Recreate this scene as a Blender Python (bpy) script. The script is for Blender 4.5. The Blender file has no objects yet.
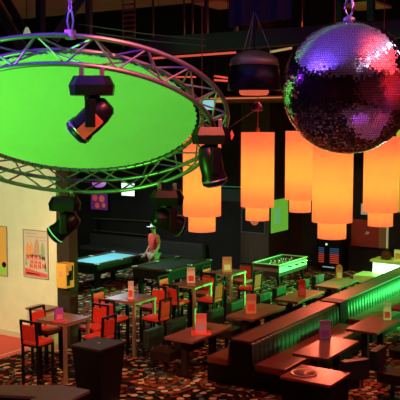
import bpy, bmesh, math, random
from mathutils import Vector, Matrix, Euler
random.seed(7)
SC = bpy.context.scene
COL = SC.collection
R = math.radians

# ------------------------------------------------------------------ camera, world, exposure
CAMZ = 4.6
F_PX = 830.0
cd = bpy.data.cameras.new('camera')
cam = bpy.data.objects.new('camera', cd); COL.objects.link(cam)
cam.location = (0, 0, CAMZ)
cam.rotation_euler = (R(90 - 5.23), 0, R(33))
cd.sensor_width = 36.0
cd.lens = 36.0 * F_PX / 400.0
cd.clip_end = 200
SC.camera = cam
SC.view_settings.view_transform = 'Standard'
SC.view_settings.look = 'None'
SC.view_settings.gamma = 1
SC.view_settings.use_curve_mapping = False
SC.view_settings.exposure = 0.0
wd = bpy.data.worlds.new('world'); SC.world = wd; wd.use_nodes = True
wd.node_tree.nodes['Background'].inputs[0].default_value = (0.02, 0.016, 0.012, 1)
wd.node_tree.nodes['Background'].inputs[1].default_value = 0.35

# ------------------------------------------------------------------ lights of the venue, with added ones
def aim(o, target):
    d = Vector(target) - o.location
    o.rotation_euler = d.to_track_quat('-Z', 'Y').to_euler()
def spot(name, loc, target, color, power, angle=40, size=0.15, blend=0.5):
    l = bpy.data.lights.new(name, 'SPOT'); l.color = color; l.energy = power
    l.spot_size = R(angle); l.spot_blend = blend; l.shadow_soft_size = size
    o = bpy.data.objects.new(name, l); COL.objects.link(o); o.location = loc; aim(o, target); return o
def area(name, loc, target, color, power, sx=1.0, sy=1.0):
    l = bpy.data.lights.new(name, 'AREA'); l.shape = 'RECTANGLE'; l.size = sx; l.size_y = sy
    l.color = color; l.energy = power
    o = bpy.data.objects.new(name, l); COL.objects.link(o); o.location = loc; aim(o, target); return o
# warm wash over the dining rows and over the high tables
area('warm_wash', (-6.5, 14.5, 6.4), (-6.8, 14.5, 0), (1.0, 0.26, 0.15), 150, 2.5, 4.0)
spot('right_table_fill', (-6.5, 18.5, 6.3), (-5.6, 13.0, 0.75), (1.0, 0.20, 0.12), 750, 44, 0.3)  # added to brighten and redden the right-hand tables
spot('low_red_spot', (-9.6, 21.6, 3.2), (-6.3, 13.8, 0.75), (1.0, 0.17, 0.09), 400, 46, 0.5)
spot('bar_fill', (-7.5, 20.0, 4.2), (-8.5, 21.3, 0.4), (0.5, 1.0, 0.12), 420, 60, 0.2)  # added to brighten the stool and floor near the bar
spot('high_table_spot', (-7.0, 6.5, 6.4), (-10.3, 12.6, 0.6), (1.0, 0.40, 0.21), 1700, 40, 0.25)
# cream wall wash
spot('wall_wash', (-10.5, 5.5, 4.2), (-13.2, 12.67, 2.1), (0.90, 0.95, 0.56), 2100, 44, 0.3, 0.8)
# green wash from the bar side
spot('green_wash', (-2.2, 21.2, 2.6), (-8.6, 18.6, 0.5), (0.05, 1.0, 0.14), 7500, 56, 0.3, 0.8)
spot('green_near_wash', (-1.0, 16.5, 2.0), (-6.9, 14.4, 0.6), (0.05, 1.0, 0.16), 800, 26, 0.2, 0.8)
spot('green_floor_wash', (-6.0, 22.0, 4.6), (-9.6, 18.6, 0.2), (0.12, 1.0, 0.22), 2600, 36, 0.3)
spot('rear_wall_fill', (-8.6, 21.5, 4.2), (-9.5, 24.3, 1.3), (1.0, 0.55, 0.4), 120, 60, 0.2)  # added to lift the dark red panel at the back
# green uplight onto the stretched cloth of the ring
spot('cloth_uplight', (-7.6, 1.6, 1.6), (-5.85, 6.6, 4.6), (0.12, 1.0, 0.06), 1900, 34, 0.25, 0.12)
# purple and red beams on the ring
spot('ring_purple', (-8.6, 3.6, 6.4), (-5.3, 5.3, 5.2), (0.28, 0.02, 1.0), 1500, 40, 0.1)
spot('ring_red', (-3.0, 5.0, 6.4), (-4.5, 6.3, 5.0), (1.0, 0.14, 0.07), 520, 46, 0.1)
# lamp over the left pool table
area('pool_lamp', (-14.9, 18.0, 3.2), (-14.9, 18.0, 0.8), (0.75, 0.95, 1.0), 95, 0.5, 1.6)
# added spots colouring the soffit, side wall and floor that the mirror ball reflects
spot('added_soffit_blue', (-4.2, 3.3, 5.5), (-4.2, 4.0, 6.7), (0.16, 0.07, 1.0), 520, 125, 0.2)
spot('added_soffit_red', (-0.4, 5.9, 5.2), (-0.1, 6.4, 6.7), (1.0, 0.06, 0.08), 800, 130, 0.2)
spot('added_wall_red', (0.5, 7.0, 5.5), (6.0, 9.0, 6.0), (1.0, 0.05, 0.07), 1300, 90, 0.3)
spot('added_floor_violet', (2.5, 1.0, 6.5), (0.6, 4.0, 0.0), (0.5, 0.08, 1.0), 1500, 26, 0.1)
spot('added_floor_red', (4.5, 7.0, 6.5), (2.8, 7.5, 0.0), (1.0, 0.05, 0.12), 700, 30, 0.1)

# ------------------------------------------------------------------ geometry helpers
cy, sy_ = math.cos(R(33)), math.sin(R(33))
def place(px, py, d):
    'room point at depth d metres seen from the gallery in the given direction'
    th = R(5.23)
    r = Vector((cy, sy_, 0)); f0 = Vector((-sy_, cy, 0))
    f = f0 * math.cos(th) + Vector((0, 0, -math.sin(th))); u = f0 * math.sin(th) + Vector((0, 0, math.cos(th)))
    return Vector((0, 0, CAMZ)) + (r * ((px - 200) / F_PX) - u * ((py - 200) / F_PX) + f) * d

class MB:
    def __init__(s): s.b = bmesh.new()
    def box(s, lo, hi, bevel=0.0, mat=None, taper=None):
        x0, y0, z0 = lo; x1, y1, z1 = hi
        v = [s.b.verts.new(p) for p in ((x0,y0,z0),(x1,y0,z0),(x1,y1,z0),(x0,y1,z0),(x0,y0,z1),(x1,y0,z1),(x1,y1,z1),(x0,y1,z1))]
        if taper:
            cx, cyy = (x0+x1)/2, (y0+y1)/2
            for q in v[:4]: q.co.x = cx + (q.co.x-cx)*taper; q.co.y = cyy + (q.co.y-cyy)*taper
        fs = [s.b.faces.new([v[i] for i in f]) for f in ((0,3,2,1),(4,5,6,7),(0,1,5,4),(1,2,6,5),(2,3,7,6),(3,0,4,7))]
        vs = v
        if bevel > 0:
            ed = list({e for f in fs for e in f.edges})
            g = bmesh.ops.bevel(s.b, geom=ed, offset=bevel, segments=2, affect='EDGES', profile=0.7)
            vs = list({q for q in g['verts']} | {q for q in v if q.is_valid})
        if mat is not None:
            for q in vs: q.co = mat @ q.co
        return s
    def tube(s, pts, r, seg=8, closed=False, caps=True):
        pts = [Vector(p) for p in pts]; n = len(pts)
        rad = r if isinstance(r, (list, tuple)) else [r]*n
        rings = []; prev = None
        for i, p in enumerate(pts):
            if closed: t = pts[(i+1) % n] - pts[i-1]
            else: t = pts[min(i+1, n-1)] - pts[max(i-1, 0)]
            t.normalize()
            if prev is None:
                a = Vector((0,0,1)) if abs(t.z) < 0.9 else Vector((1,0,0))
                nx = t.cross(a).normalized()
            else:
                nx = (prev - t * prev.dot(t)).normalized()
            prev = nx; ny = t.cross(nx)
            rings.append([s.b.verts.new(p + (nx*math.cos(2*math.pi*k/seg) + ny*math.sin(2*math.pi*k/seg))*rad[i]) for k in range(seg)])
        for i in range(n if closed else n-1):
            a, b = rings[i], rings[(i+1) % n]
            for k in range(seg):
                f = s.b.faces.new((a[k], a[(k+1)%seg], b[(k+1)%seg], b[k])); f.smooth = seg > 6
        if caps and not closed:
            s.b.faces.new(rings[0][::-1]); s.b.faces.new(rings[-1])
        return s
    def bar(s, a, b, w, h=None):
        'rectangular bar between two points'
        a, b = Vector(a), Vector(b); h = h or w; t = (b-a); L = t.length; t.normalize()
        up = Vector((0,0,1)) if abs(t.z) < 0.95 else Vector((0,1,0))
        x = t.cross(up).normalized(); z = x.cross(t)
        m = Matrix((x, t, z)).transposed().to_4x4(); m.translation = a
        return s.box((-w/2, 0, -h/2), (w/2, L, h/2), mat=m)
    def lathe(s, prof, seg=24, mat=None, caps=True):
        'profile of (radius, z)'
        rings = [[s.b.verts.new((r*math.cos(2*math.pi*k/seg), r*math.sin(2*math.pi*k/seg), z)) for k in range(seg)] for r, z in prof]
        for a, b in zip(rings, rings[1:]):
            for k in range(seg):
                f = s.b.faces.new((a[k], a[(k+1)%seg], b[(k+1)%seg], b[k])); f.smooth = True
        if caps:
            s.b.faces.new(rings[0][::-1]); s.b.faces.new(rings[-1])
        if mat is not None:
            for ring in rings:
                for v in ring: v.co = mat @ v.co
        return s
    def prism(s, poly, z0, z1, mat=None):
        a = [s.b.verts.new((x, y, z0)) for x, y in poly]; b = [s.b.verts.new((x, y, z1)) for x, y in poly]
        s.b.faces.new(a[::-1]); s.b.faces.new(b); n = len(poly)
        for i in range(n): s.b.faces.new((a[i], a[(i+1)%n], b[(i+1)%n], b[i]))
        if mat is not None:
            for v in a+b: v.co = mat @ v.co
        return s
    def ball(s, c, r, seg=16, rings=10, scale=(1,1,1)):
        m = Matrix.Translation(c) @ Matrix.Diagonal((*scale, 1))
        pr = [(max(1e-4, r*math.sin(math.pi*i/rings)), -r*math.cos(math.pi*i/rings)) for i in range(rings+1)]
        return s.lathe(pr, seg, m)
    def build(s, name, mat, parent=None, smooth=False):
        bmesh.ops.recalc_face_normals(s.b, faces=s.b.faces)
        me = bpy.data.meshes.new(name); s.b.to_mesh(me); s.b.free()
        o = bpy.data.objects.new(name, me); COL.objects.link(o)
        me.materials.append(mat)
        if parent: o.parent = parent
        return o

def tag(o, label, cat, group=None, kind=None):
    if label: o['label'] = label
    if cat: o['category'] = cat
    if group: o['group'] = group
    if kind: o['kind'] = kind
    return o
def thing(name, label, cat, loc=(0,0,0), rz=0, group=None):
    o = bpy.data.objects.new(name, None); COL.objects.link(o); o.empty_display_size = 0.1
    o.location = loc; o.rotation_euler = (0, 0, rz)
    return tag(o, label, cat, group)
def struct(o): o['kind'] = 'structure'; return o
def dup(root, loc, rz, label, group=None):
    r = root.copy(); COL.objects.link(r); r.location = loc; r.rotation_euler = (0, 0, rz)
    r['label'] = label
    if group: r['group'] = group
    for ch in list(root.children):
        c = ch.copy(); COL.objects.link(c); c.parent = r
        for g in ch.children:
            d = g.copy(); COL.objects.link(d); d.parent = c
    return r

# ------------------------------------------------------------------ materials
def mat(name, col, rough=0.6, metal=0.0, emit=None, es=0.0, spec=0.5, noise=0.0, nscale=20, bump=0.0, coat=0.0):
    m = bpy.data.materials.new(name); m.use_nodes = True
    nt = m.node_tree; b = nt.nodes['Principled BSDF']
    b.inputs['Base Color'].default_value = (*col, 1); b.inputs['Roughness'].default_value = rough
    b.inputs['Metallic'].default_value = metal; b.inputs['Specular IOR Level'].default_value = spec
    b.inputs['Coat Weight'].default_value = coat
    if emit: b.inputs['Emission Color'].default_value = (*emit, 1); b.inputs['Emission Strength'].default_value = es
    if noise > 0 or bump > 0:
        tc = nt.nodes.new('ShaderNodeTexCoord'); n = nt.nodes.new('ShaderNodeTexNoise')
        n.inputs['Scale'].default_value = nscale; nt.links.new(tc.outputs['Object'], n.inputs['Vector'])
        if noise > 0:
            r = nt.nodes.new('ShaderNodeValToRGB')
            r.color_ramp.elements[0].position = 0.3; r.color_ramp.elements[1].position = 0.7
            r.color_ramp.elements[0].color = (*[c*(1-noise) for c in col], 1); r.color_ramp.elements[1].color = (*[min(1, c*(1+noise)) for c in col], 1)
            nt.links.new(n.outputs['Fac'], r.inputs[0]); nt.links.new(r.outputs[0], b.inputs['Base Color'])
        if bump > 0:
            bp = nt.nodes.new('ShaderNodeBump'); bp.inputs['Strength'].default_value = bump
            nt.links.new(n.outputs['Fac'], bp.inputs['Height']); nt.links.new(bp.outputs[0], b.inputs['Normal'])
    return m
def wood(name, c1, c2, rough=0.35, scale=(3, 30, 30), spec=0.5):
    m = mat(name, c1, rough, spec=spec); nt = m.node_tree; b = nt.nodes['Principled BSDF']
    tc = nt.nodes.new('ShaderNodeTexCoord'); mp = nt.nodes.new('ShaderNodeMapping'); mp.inputs['Scale'].default_value = scale
    n = nt.nodes.new('ShaderNodeTexNoise'); n.inputs['Scale'].default_value = 1.0; n.inputs['Detail'].default_value = 5
    r = nt.nodes.new('ShaderNodeValToRGB'); r.color_ramp.elements[0].position = 0.35; r.color_ramp.elements[1].position = 0.65
    r.color_ramp.elements[0].color = (*c1, 1); r.color_ramp.elements[1].color = (*c2, 1)
    nt.links.new(tc.outputs['Object'], mp.inputs[0]); nt.links.new(mp.outputs[0], n.inputs[0]); nt.links.new(n.outputs['Fac'], r.inputs[0]); nt.links.new(r.outputs[0], b.inputs['Base Color'])
    return m
BLACK = mat('black_paint', (0.007, 0.006, 0.005), 0.5, spec=0.25)
DARK = mat('dark_wall_paint', (0.014, 0.012, 0.009), 0.85, noise=0.3, nscale=2)
DARKV = mat('dark_ceiling_paint', (0.008, 0.008, 0.009), 0.9)
CREAM = mat('cream_wall_paint', (0.72, 0.68, 0.45), 0.8, noise=0.05, nscale=3)
COLUMN = mat('dark_olive_paint', (0.035, 0.024, 0.014), 0.75, spec=0.2)
RED = mat('red_upholstery', (0.80, 0.06, 0.032), 0.55, noise=0.12, nscale=30)
METAL = mat('brushed_metal', (0.78, 0.68, 0.46), 0.45, 0.85)
ALU = mat('aluminium_tube', (0.34, 0.34, 0.36), 0.40, 0.8)
CHROME = mat('chrome', (0.8, 0.8, 0.8), 0.12, 1.0)
TABLEWOOD = wood('dark_table_wood', (0.21, 0.085, 0.062), (0.28, 0.115, 0.085), 0.3, (30, 2, 30))
CAPWOOD = wood('booth_cap_wood', (0.13, 0.055, 0.038), (0.18, 0.075, 0.05), 0.42, (30, 2, 30))
VINYL = mat('dark_brown_vinyl', (0.022, 0.013, 0.010), 0.38, noise=0.2, nscale=9)
VINYLG = mat('grey_green_vinyl', (0.022, 0.045, 0.030), 0.4, noise=0.2, nscale=9)
SEATV = mat('russet_vinyl', (0.16, 0.04, 0.025), 0.32, noise=0.2, nscale=9)
PLINTH = mat('black_plinth', (0.006, 0.005, 0.004), 0.5, spec=0.2)

def carpet_mat():
    m = bpy.data.materials.new('patterned_carpet'); m.use_nodes = True; nt = m.node_tree; N = nt.nodes; L = nt.links
    b = N['Principled BSDF']; b.inputs['Roughness'].default_value = 0.95; b.inputs['Specular IOR Level'].default_value = 0.1
    tc = N.new('ShaderNodeTexCoord')
    def mth(op, a, bb=None):
        n = N.new('ShaderNodeMath'); n.operation = op
        for i, v in enumerate((a, bb)):
            if v is None: continue
            if isinstance(v, (int, float)): n.inputs[i].default_value = v
            else: L.new(v, n.inputs[i])
        return n.outputs[0]
    big = N.new('ShaderNodeTexVoronoi'); big.voronoi_dimensions = '2D'; big.inputs['Scale'].default_value = 1.05; big.inputs['Randomness'].default_value = 0.55
    L.new(tc.outputs['Object'], big.inputs['Vector'])
    sm = N.new('ShaderNodeTexVoronoi'); sm.voronoi_dimensions = '2D'; sm.inputs['Scale'].default_value = 6.6; sm.inputs['Randomness'].default_value = 0.45
    L.new(tc.outputs['Object'], sm.inputs['Vector'])
    ring = mth('FRACT', mth('MULTIPLY', big.outputs['Distance'], 4.2))
    band = mth('GREATER_THAN', ring, 0.38)
    dot = mth('LESS_THAN', sm.outputs['Distance'], 0.44)
    mask = mth('MULTIPLY', band, dot)
    sep = N.new('ShaderNodeSeparateColor'); L.new(sm.outputs['Color'], sep.inputs[0])
    ramp = N.new('ShaderNodeValToRGB'); ramp.color_ramp.interpolation = 'CONSTANT'
    cols = [(0.0, (0.05, 0.02, 0.01)), (0.28, (0.50, 0.13, 0.05)), (0.45, (0.60, 0.50, 0.22)), (0.6, (0.72, 0.62, 0.42)), (0.76, (0.14, 0.26, 0.22)), (0.9, (0.10, 0.03, 0.015))]
    e = ramp.color_ramp.elements
    e[0].position = 0; e[0].color = (*cols[0][1], 1); e[1].position = cols[1][0]; e[1].color = (*cols[1][1], 1)
    for p, c in cols[2:]:
        q = e.new(p); q.color = (*c, 1)
    L.new(sep.outputs[0], ramp.inputs[0])
    # ground tone changes with each large roundel
    sepb = N.new('ShaderNodeSeparateColor'); L.new(big.outputs['Color'], sepb.inputs[0])
    rb = N.new('ShaderNodeValToRGB'); rb.color_ramp.interpolation = 'CONSTANT'
    eb = rb.color_ramp.elements; eb[0].color = (0.008, 0.006, 0.005, 1); eb[1].position = 0.55; eb[1].color = (0.03, 0.012, 0.007, 1)
    q = eb.new(0.8); q.color = (0.02, 0.025, 0.018, 1)
    L.new(sepb.outputs[1], rb.inputs[0])
    gm = N.new('ShaderNodeMix'); gm.data_type = 'RGBA'; gm.inputs[7].default_value = (0.24, 0.06, 0.025, 1)
    L.new(mth('MULTIPLY', mth('GREATER_THAN', sepb.outputs[2], 0.45), mth('LESS_THAN', ring, 0.30)), gm.inputs[0]); L.new(rb.outputs[0], gm.inputs[6])
    mx = N.new('ShaderNodeMix'); mx.data_type = 'RGBA'
    L.new(mask, mx.inputs[0]); L.new(gm.outputs[2], mx.inputs[6]); L.new(ramp.outputs[0], mx.inputs[7])
    L.new(mx.outputs[2], b.inputs['Base Color'])
    return m
CARPET = carpet_mat()
REDFLOOR = mat('red_floor', (0.75, 0.06, 0.045), 0.5)

# ------------------------------------------------------------------ the setting
struct(MB().box((-24, -6, -0.2), (6, 30, 0)).build('floor', CARPET))
f2 = struct(MB().box((-18, 8.0, 0.0), (-11.97, 12.67, 0.006)).build('floor_red', REDFLOOR))
struct(MB().box((-12.16, 8.0, 0.006), (-12.12, 12.67, 0.010)).build('trim_1', mat('white_line', (0.8, 0.6, 0.5), 0.5)))
struct(MB().box((-20, 12.67, 0), (-11.76, 12.9, 5.2)).build('wall_left', CREAM))
struct(MB().box((-20, 12.6, 0.0), (-11.78, 12.67, 0.10)).build('baseboard_left', mat('cream_skirting', (0.6, 0.5, 0.32), 0.6)))
struct(MB().box((-11.76, 12.66, 0), (-11.42, 12.92, 5.2)).build('column', COLUMN))
struct(MB().box((-24, 22.0, 0), (-12.78, 22.3, 9)).build('wall_back', DARK))
struct(MB().box((-12.78, 21.98, 0), (-11.8, 24.4, 9)).build('column.001', wood('brown_panelling', (0.055, 0.032, 0.02), (0.075, 0.045, 0.028), 0.6, (12, 12, 1))))
struct(MB().box((-11.8, 24.3, 0), (6, 24.6, 9)).build('wall_rear', DARK))
struct(MB().box((-24.2, -6, 0), (-24, 24.6, 9)).build('wall_side', DARK))
struct(MB().box((6, -6, 0), (6.2, 30, 9)).build('wall_right', mat('rose_wall', (.55,.16,.18), .8)))  # wall tinted rose so the mirror ball reflects more red
struct(MB().box((-24, -6.2, 0), (6, -6, 9)).build('wall_front', mat('plum_wall', (0.10, 0.02, 0.03), 0.8)))
struct(MB().box((-24, -6, 9), (6, 30, 9.2)).build('ceiling', DARKV))
struct(MB().box((-6.2, .6, 6.7), (2.6, 8.2, 6.8)).build('ceiling_added_panel', mat('pale_reflection_panel', (.7,.68,.68), .8)))  # added panel, out of view, catching coloured light for the mirror ball
struct(MB().box((-1.6, 0.5, 0.0), (5.8, 10, 0.02)).build('floor_added_pale', mat('pale_added_floor', (.5,.48,.48), .35, noise=.15, nscale=2)))  # added pale floor, out of view, for the ball's lower reflections
lt = MB().tube([(-.3, 3.6, 6.45), (-.7, 5.0, 6.47), (-1.7, 7.9, 6.45), (-.8, 9.2, 6.35), (.8, 11.1, 6.08)], .055, 8).build('reflection_tube', mat('reflection_tube_glow', (.8,.7,1), .4, emit=(.75,.62,1.0), es=5)); tag(lt, 'added violet-white glowing tube out of view, put in for the mirror ball reflection', 'reflection helper')  # added glow that draws the pale streak in the mirror ball
BROWNC = mat('tan_ceiling_board', (0.42, 0.27, 0.15), 0.8, noise=0.1, nscale=1)
struct(MB().box((-15.5, 9.5, 7.0), (-8.9, 14.0, 7.12)).build('ceiling_lower', BROWNC))

# roof steel
NAVY = mat('dark_navy_steel', (0.010, 0.011, 0.026), 0.7)
GREYG = mat('grey_green_steel', (0.07, 0.10, 0.06), 0.6)
BROWNS = mat('brown_steel', (0.12, 0.08, 0.05), 0.6)
def beam(a, b, w, m, label, h=None, name='roof_beam'):
    pa, pb = place(*a), place(*b)
    c = (pa+pb)/2
    o = MB().bar(pa-c, pb-c, w, h).build(name, m); o.location = c
    return tag(o, label, 'beam', 'roof steelwork')
beam((130,48,13), (420,28,13), .3, NAVY, 'long dark navy beam running across the roof behind the mirror ball', .26)
beam((-6,2,12.5), (24,50,12.5), .14, GREYG, 'grey-green diagonal roof strut at the upper left corner', .14)
beam((4,-4,12.2), (24,30,12.2), .10, NAVY, 'dark diagonal roof strut crossing beside the grey-green one')
beam((40.5,-6,12), (40.5,40,12), .10, NAVY, 'dark upright roof post above the left half of the ring')
beam((84,-6,12.8), (54,40,12.8), .13, GREYG, 'grey-green diagonal strut leaning behind the hoist chain')
beam((89,-6,12.6), (89,42,12.6), .08, GREYG, 'thin green upright post just right of the hoist chain')
beam((153,-6,15), (153,46,15), .03, BROWNS, 'very thin brown upright rod left of a pair above the ring')
beam((184,-6,15), (184,42,15), .03, BROWNS, 'very thin brown upright rod, first of a pair above the ring')
beam((192.5,-6,15), (192.5,42,15), .03, BROWNS, 'very thin brown upright rod, second of a pair above the ring')
beam((206.5,-6,14), (206.5,38,14), .06, BROWNS, 'brown upright roof post left of the hanging navy drape')
beam((236,-6,14), (236,34,14), .06, BROWNS, 'brown upright post touching the edge of the navy drape')
beam((340,-6,15), (340,26,15), .10, NAVY, 'dark upright post above the mirror ball left of its hook')
beam((371,-6,15), (371,20,15), .12, NAVY, 'dark upright post above the mirror ball right of its hook')
ORC = mat('orange_board', (0.75, 0.30, 0.12), 0.7)
for a, b, w, l in (((200,3,16), (236,8,16), .5, 'orange roof board left of the navy drape'), ((345,1,17), (388,13,17), .45, 'orange roof board above the mirror ball')):
    pa, pb = place(*a), place(*b); c = (pa+pb)/2
    o = MB().box((pa.x-c.x, -w, 0), (pb.x-c.x, w, .05)).build('roof_board', ORC); o.location = c; tag(o, l, 'board', 'orange roof boards')
NEONR = mat('red_neon_tube', (0.6, 0.05, 0.02), 0.4, emit=(1.0, 0.13, 0.08), es=0.6)
NEONO = mat('orange_neon_tube', (0.6, 0.2, 0.05), 0.4, emit=(1.0, 0.30, 0.12), es=0.55)
def neon(a, b, r, m, l):
    pa, pb = place(*a), place(*b); c = (pa+pb)/2
    o = thing('neon_tube', l, 'neon tube', c, 0, 'red and orange neon tubes under the roof')
    MB().tube([pa-c, pb-c], r).build('glass_tube', m, o)
    for u in (.1, .9):
        q = pa*(1-u)+pb*u-c; MB().tube([q, q+Vector((0,0,8.98-c.z-q.z))], .004, 5).build('hanger', BLACK, o)
neon((150,58.5,14), (236,52.5,14), .018, NEONR, 'long red neon tube under the navy beam, left of the black dome lamp')
neon((270,52,14), (292,48,14), .02, mat('pale_tube', (0.8,0.5,0.3), 0.5, emit=(0.8,0.45,0.25), es=.35), 'short pale tube between the black dome lamp and mirror ball')
neon((214,76,18), (228,78,18), .02, NEONR, 'short red neon tube left of the dome lamp, upper of two')
neon((214,80,17.6), (228,81,17.6), .02, NEONR, 'short red neon tube left of the dome lamp, lower of two')
neon((150,77,17.4), (196,77,17.4), .015, NEONR, 'thin red neon tube seen through the ring lattice')
LEDGE = thing('gallery_ledge', 'orange-lit gallery ledge on the rear wall behind the tall pendant lamps', 'ledge', (-12.0, 21.6, 5.35))
MB().box((-4.5, -.05, -.12), (7.5, .38, .08)).build('fascia', mat('dull_orange_board', (0.30, 0.10, 0.045), 0.6), LEDGE)
MB().box((-4.5, -.09, .0), (7.5, -.05, .035)).build('light_strip', NEONO, LEDGE)
MB().box((-2.2, -.10, -.10), (-1.2, -.05, -.02)).build('lit_panel', mat('yellow_lit_panel', (.6,.4,.1), .5, emit=(1,.6,.15), es=.4), LEDGE)

# lattice column
lc = thing('lattice_column', 'slatted upright column glinting red and green above the ring', 'column', place(129, 42, 14.5))
for sx in (-1, 1): MB().bar((sx*.13, 0, -.1), (sx*.13, 0, 1.1), .02).build('post', BROWNS, lc)
for k in range(12): MB().box((-.14, -.02, .0+k*.09), (.14, .02, .03+k*.09)).build('slat', mat('slat_red', (.35,.08,.04), .5) if k == 0 else bpy.data.materials['slat_red'], lc)
# wires
WIRE = mat('grey_wire', (0.25, 0.22, 0.18), 0.5)
for (a, b, l) in (((78,24,11.6), (206,40,11.6), 'thin grey cable sagging above the ring, upper of two'), ((96,33,11.6), (206,46,11.6), 'thin grey cable above the ring, lower of two')):
    pa, pb = place(*a), place(*b); c = (pa+pb)/2
    o = MB().tube([pa-c, Vector((0,0,-.02)), pb-c], .006, 5).build('cable', WIRE); o.location = c; tag(o, l, 'cable', 'cables above the ring')
# navy drape
dr = MB(); pa = place(262, -2, 12.0)
n = 24; top = []; bot = []
for k in range(n+1):
    t = k/n; x = -.48 + .96*t; y = .05*math.sin(t*22)
    top.append((x, y, .4)); bot.append((x*1.0-.05*t, y*1.3, -.42+.14*t))
for off in (0, .02):
    pass
vt = [[dr.b.verts.new((x, y+o, z)) for x, y, z in rr] for o in (0, .03) for rr in (top, bot)]
for k in range(n):
    dr.b.faces.new((vt[0][k], vt[0][k+1], vt[1][k+1], vt[1][k])); dr.b.faces.new((vt[2][k], vt[3][k], vt[3][k+1], vt[2][k+1]))
    dr.b.faces.new((vt[1][k], vt[1][k+1], vt[3][k+1], vt[3][k])); dr.b.faces.new((vt[0][k], vt[2][k], vt[2][k+1], vt[0][k+1]))
o = dr.build('drape', mat('navy_cloth', (0.03, 0.03, 0.07), 0.9)); o.location = pa; o.rotation_euler.z = R(33)
tag(o, 'dark navy cloth drape hanging under the roof left of the mirror ball', 'drape')
# small white-green lamp at the upper left
o = thing('spot_lamp', 'small pale conical lamp above the left side of the ring', 'lamp', place(27, 31, 11.5))
MB().lathe([(.07, -.1), (.05, -.02), (.02, .05)], 12).build('lamp_shade', mat('pale_green_glass', (.6,.75,.5), .4, emit=(.6,.8,.45), es=.35), o)
MB().tube([(0,0,.05), (0,0,.5)], .006, 6).build('cord', BLACK, o)

# ------------------------------------------------------------------ circular truss with stretched cloth
RC = Vector((-5.85, 6.62, 4.64)); RN = Vector((0.26, -0.38, -0.89)).normalized()
ring = thing('circular_truss', 'round aluminium lattice truss ring hung tilted, lit purple, red and green', 'truss', RC)
ru = RN.cross(Vector((0,0,1))).normalized(); rv = RN.cross(ru)
def rp(r, h, a): return (ru*math.cos(a) + rv*math.sin(a))*r + RN*h
CH = ((1.59, 0.0), (1.458, 0.207), (1.321, -0.019))
for r, h in CH:
    MB().tube([rp(r, h, 2*math.pi*k/120) for k in range(120)], .0235, 10, closed=True).build('chord', ALU, ring)
NB = 20
def brace(c0, c1, nb, r):
    for k in range(nb*2):
        a0 = 2*math.pi*(k)/(2*nb) + .1; a1 = 2*math.pi*(k+1)/(2*nb) + .1
        if k % 2: p, q = rp(*CH[c1], a0), rp(*CH[c0], a1)
        else: p, q = rp(*CH[c0], a0), rp(*CH[c1], a1)
        MB().tube([p, q], r, 6).build('brace', ALU, ring)
brace(0, 1, 20, .010); brace(0, 2, 20, .010); brace(1, 2, 10, .010)
# cloth
CLOTH = mat('white_stretch_cloth', (0.78, 0.80, 0.70), 0.9, noise=0.03, nscale=2)
cl = MB(); M3 = Matrix((ru, rv, RN)).transposed().to_4x4()
NC = 72
prof = []
rim = [(1.275 - (.022 if k % 2 else 0)) for k in range(NC*2)]
ctr0 = cl.b.verts.new(RN*-.012); ctr1 = cl.b.verts.new(RN*-.022)
def cring(s, h): return [cl.b.verts.new(rp(rim[k]*s, h, 2*math.pi*k/(NC*2))) for k in range(NC*2)]
r0, r1 = cring(1, -.016), cring(1, -.024)
for k in range(NC*2):
    j = (k+1) % (NC*2)
    cl.b.faces.new((ctr0, r0[k], r0[j])); cl.b.faces.new((ctr1, r1[j], r1[k])); cl.b.faces.new((r0[k], r1[k], r1[j], r0[j]))
cloth = cl.build('cloth', CLOTH, ring); cloth['label'] = 'taut round cloth glowing green'
lace = MB()
for k in range(NC):
    a = 2*math.pi*(2*k)/(NC*2)
    lace.tube([rp(1.262, -.018, a), rp(1.33, .012, a+.012)], .0045, 5)
lace.build('lacing', BLACK, ring)['kind'] = 'stuff'

# hoist chain
near_top = RC + rp(1.59, 0, 0)
def ring_point(ci, px):
    'point of a chord nearest a direction, near side'
    best = None
    for k in range(720):
        p = RC + rp(*CH[ci], 2*math.pi*k/720)
        yield p
def chord_at(ci, px, near=True):
    best = None
    for p in ring_point(ci, px):
        v = p - Vector((0,0,CAMZ)); th = R(5.23)
        f0 = Vector((-sy_, cy, 0)); f = f0*math.cos(th) - Vector((0,0,math.sin(th)))
        d = v.dot(f); x = 200 + F_PX*v.dot(Vector((cy, sy_, 0)))/d
        if (near and d > 8.7) or (not near and d < 8.7): continue
        if best is None or abs(x-px) < best[0]: best = (abs(x-px), p)
    return best[1].copy()
hp = chord_at(0, 70)
ho = thing('chain_hoist', 'purple-lit steel chain and shackle holding up the ring', 'chain hoist', hp)
STEEL = mat('steel', (0.5, 0.5, 0.55), 0.35, 0.9)
MB().box((-.04, -.03, -.035), (.04, .03, .05), .008).build('clamp', STEEL, ho)
MB().tube([(-.02,0,.05), (-.035,0,.12), (-.02,0,.2), (0,0,.22), (.02,0,.2), (.035,0,.12), (.02,0,.05)], .009, 6).build('shackle', STEEL, ho)
ch = MB()
for k in range(34):
    c = Vector((0, 0, .235 + k*.052)); a = R(90)*(k % 2)
    pts = [c + Vector((math.cos(a)*.016*math.cos(t), math.sin(a)*.016*math.cos(t), .034*math.sin(t))) for t in [2*math.pi*i/10 for i in range(10)]]
    ch.tube(pts, .006, 5, closed=True)
ch.build('chain', STEEL, ho)

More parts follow.
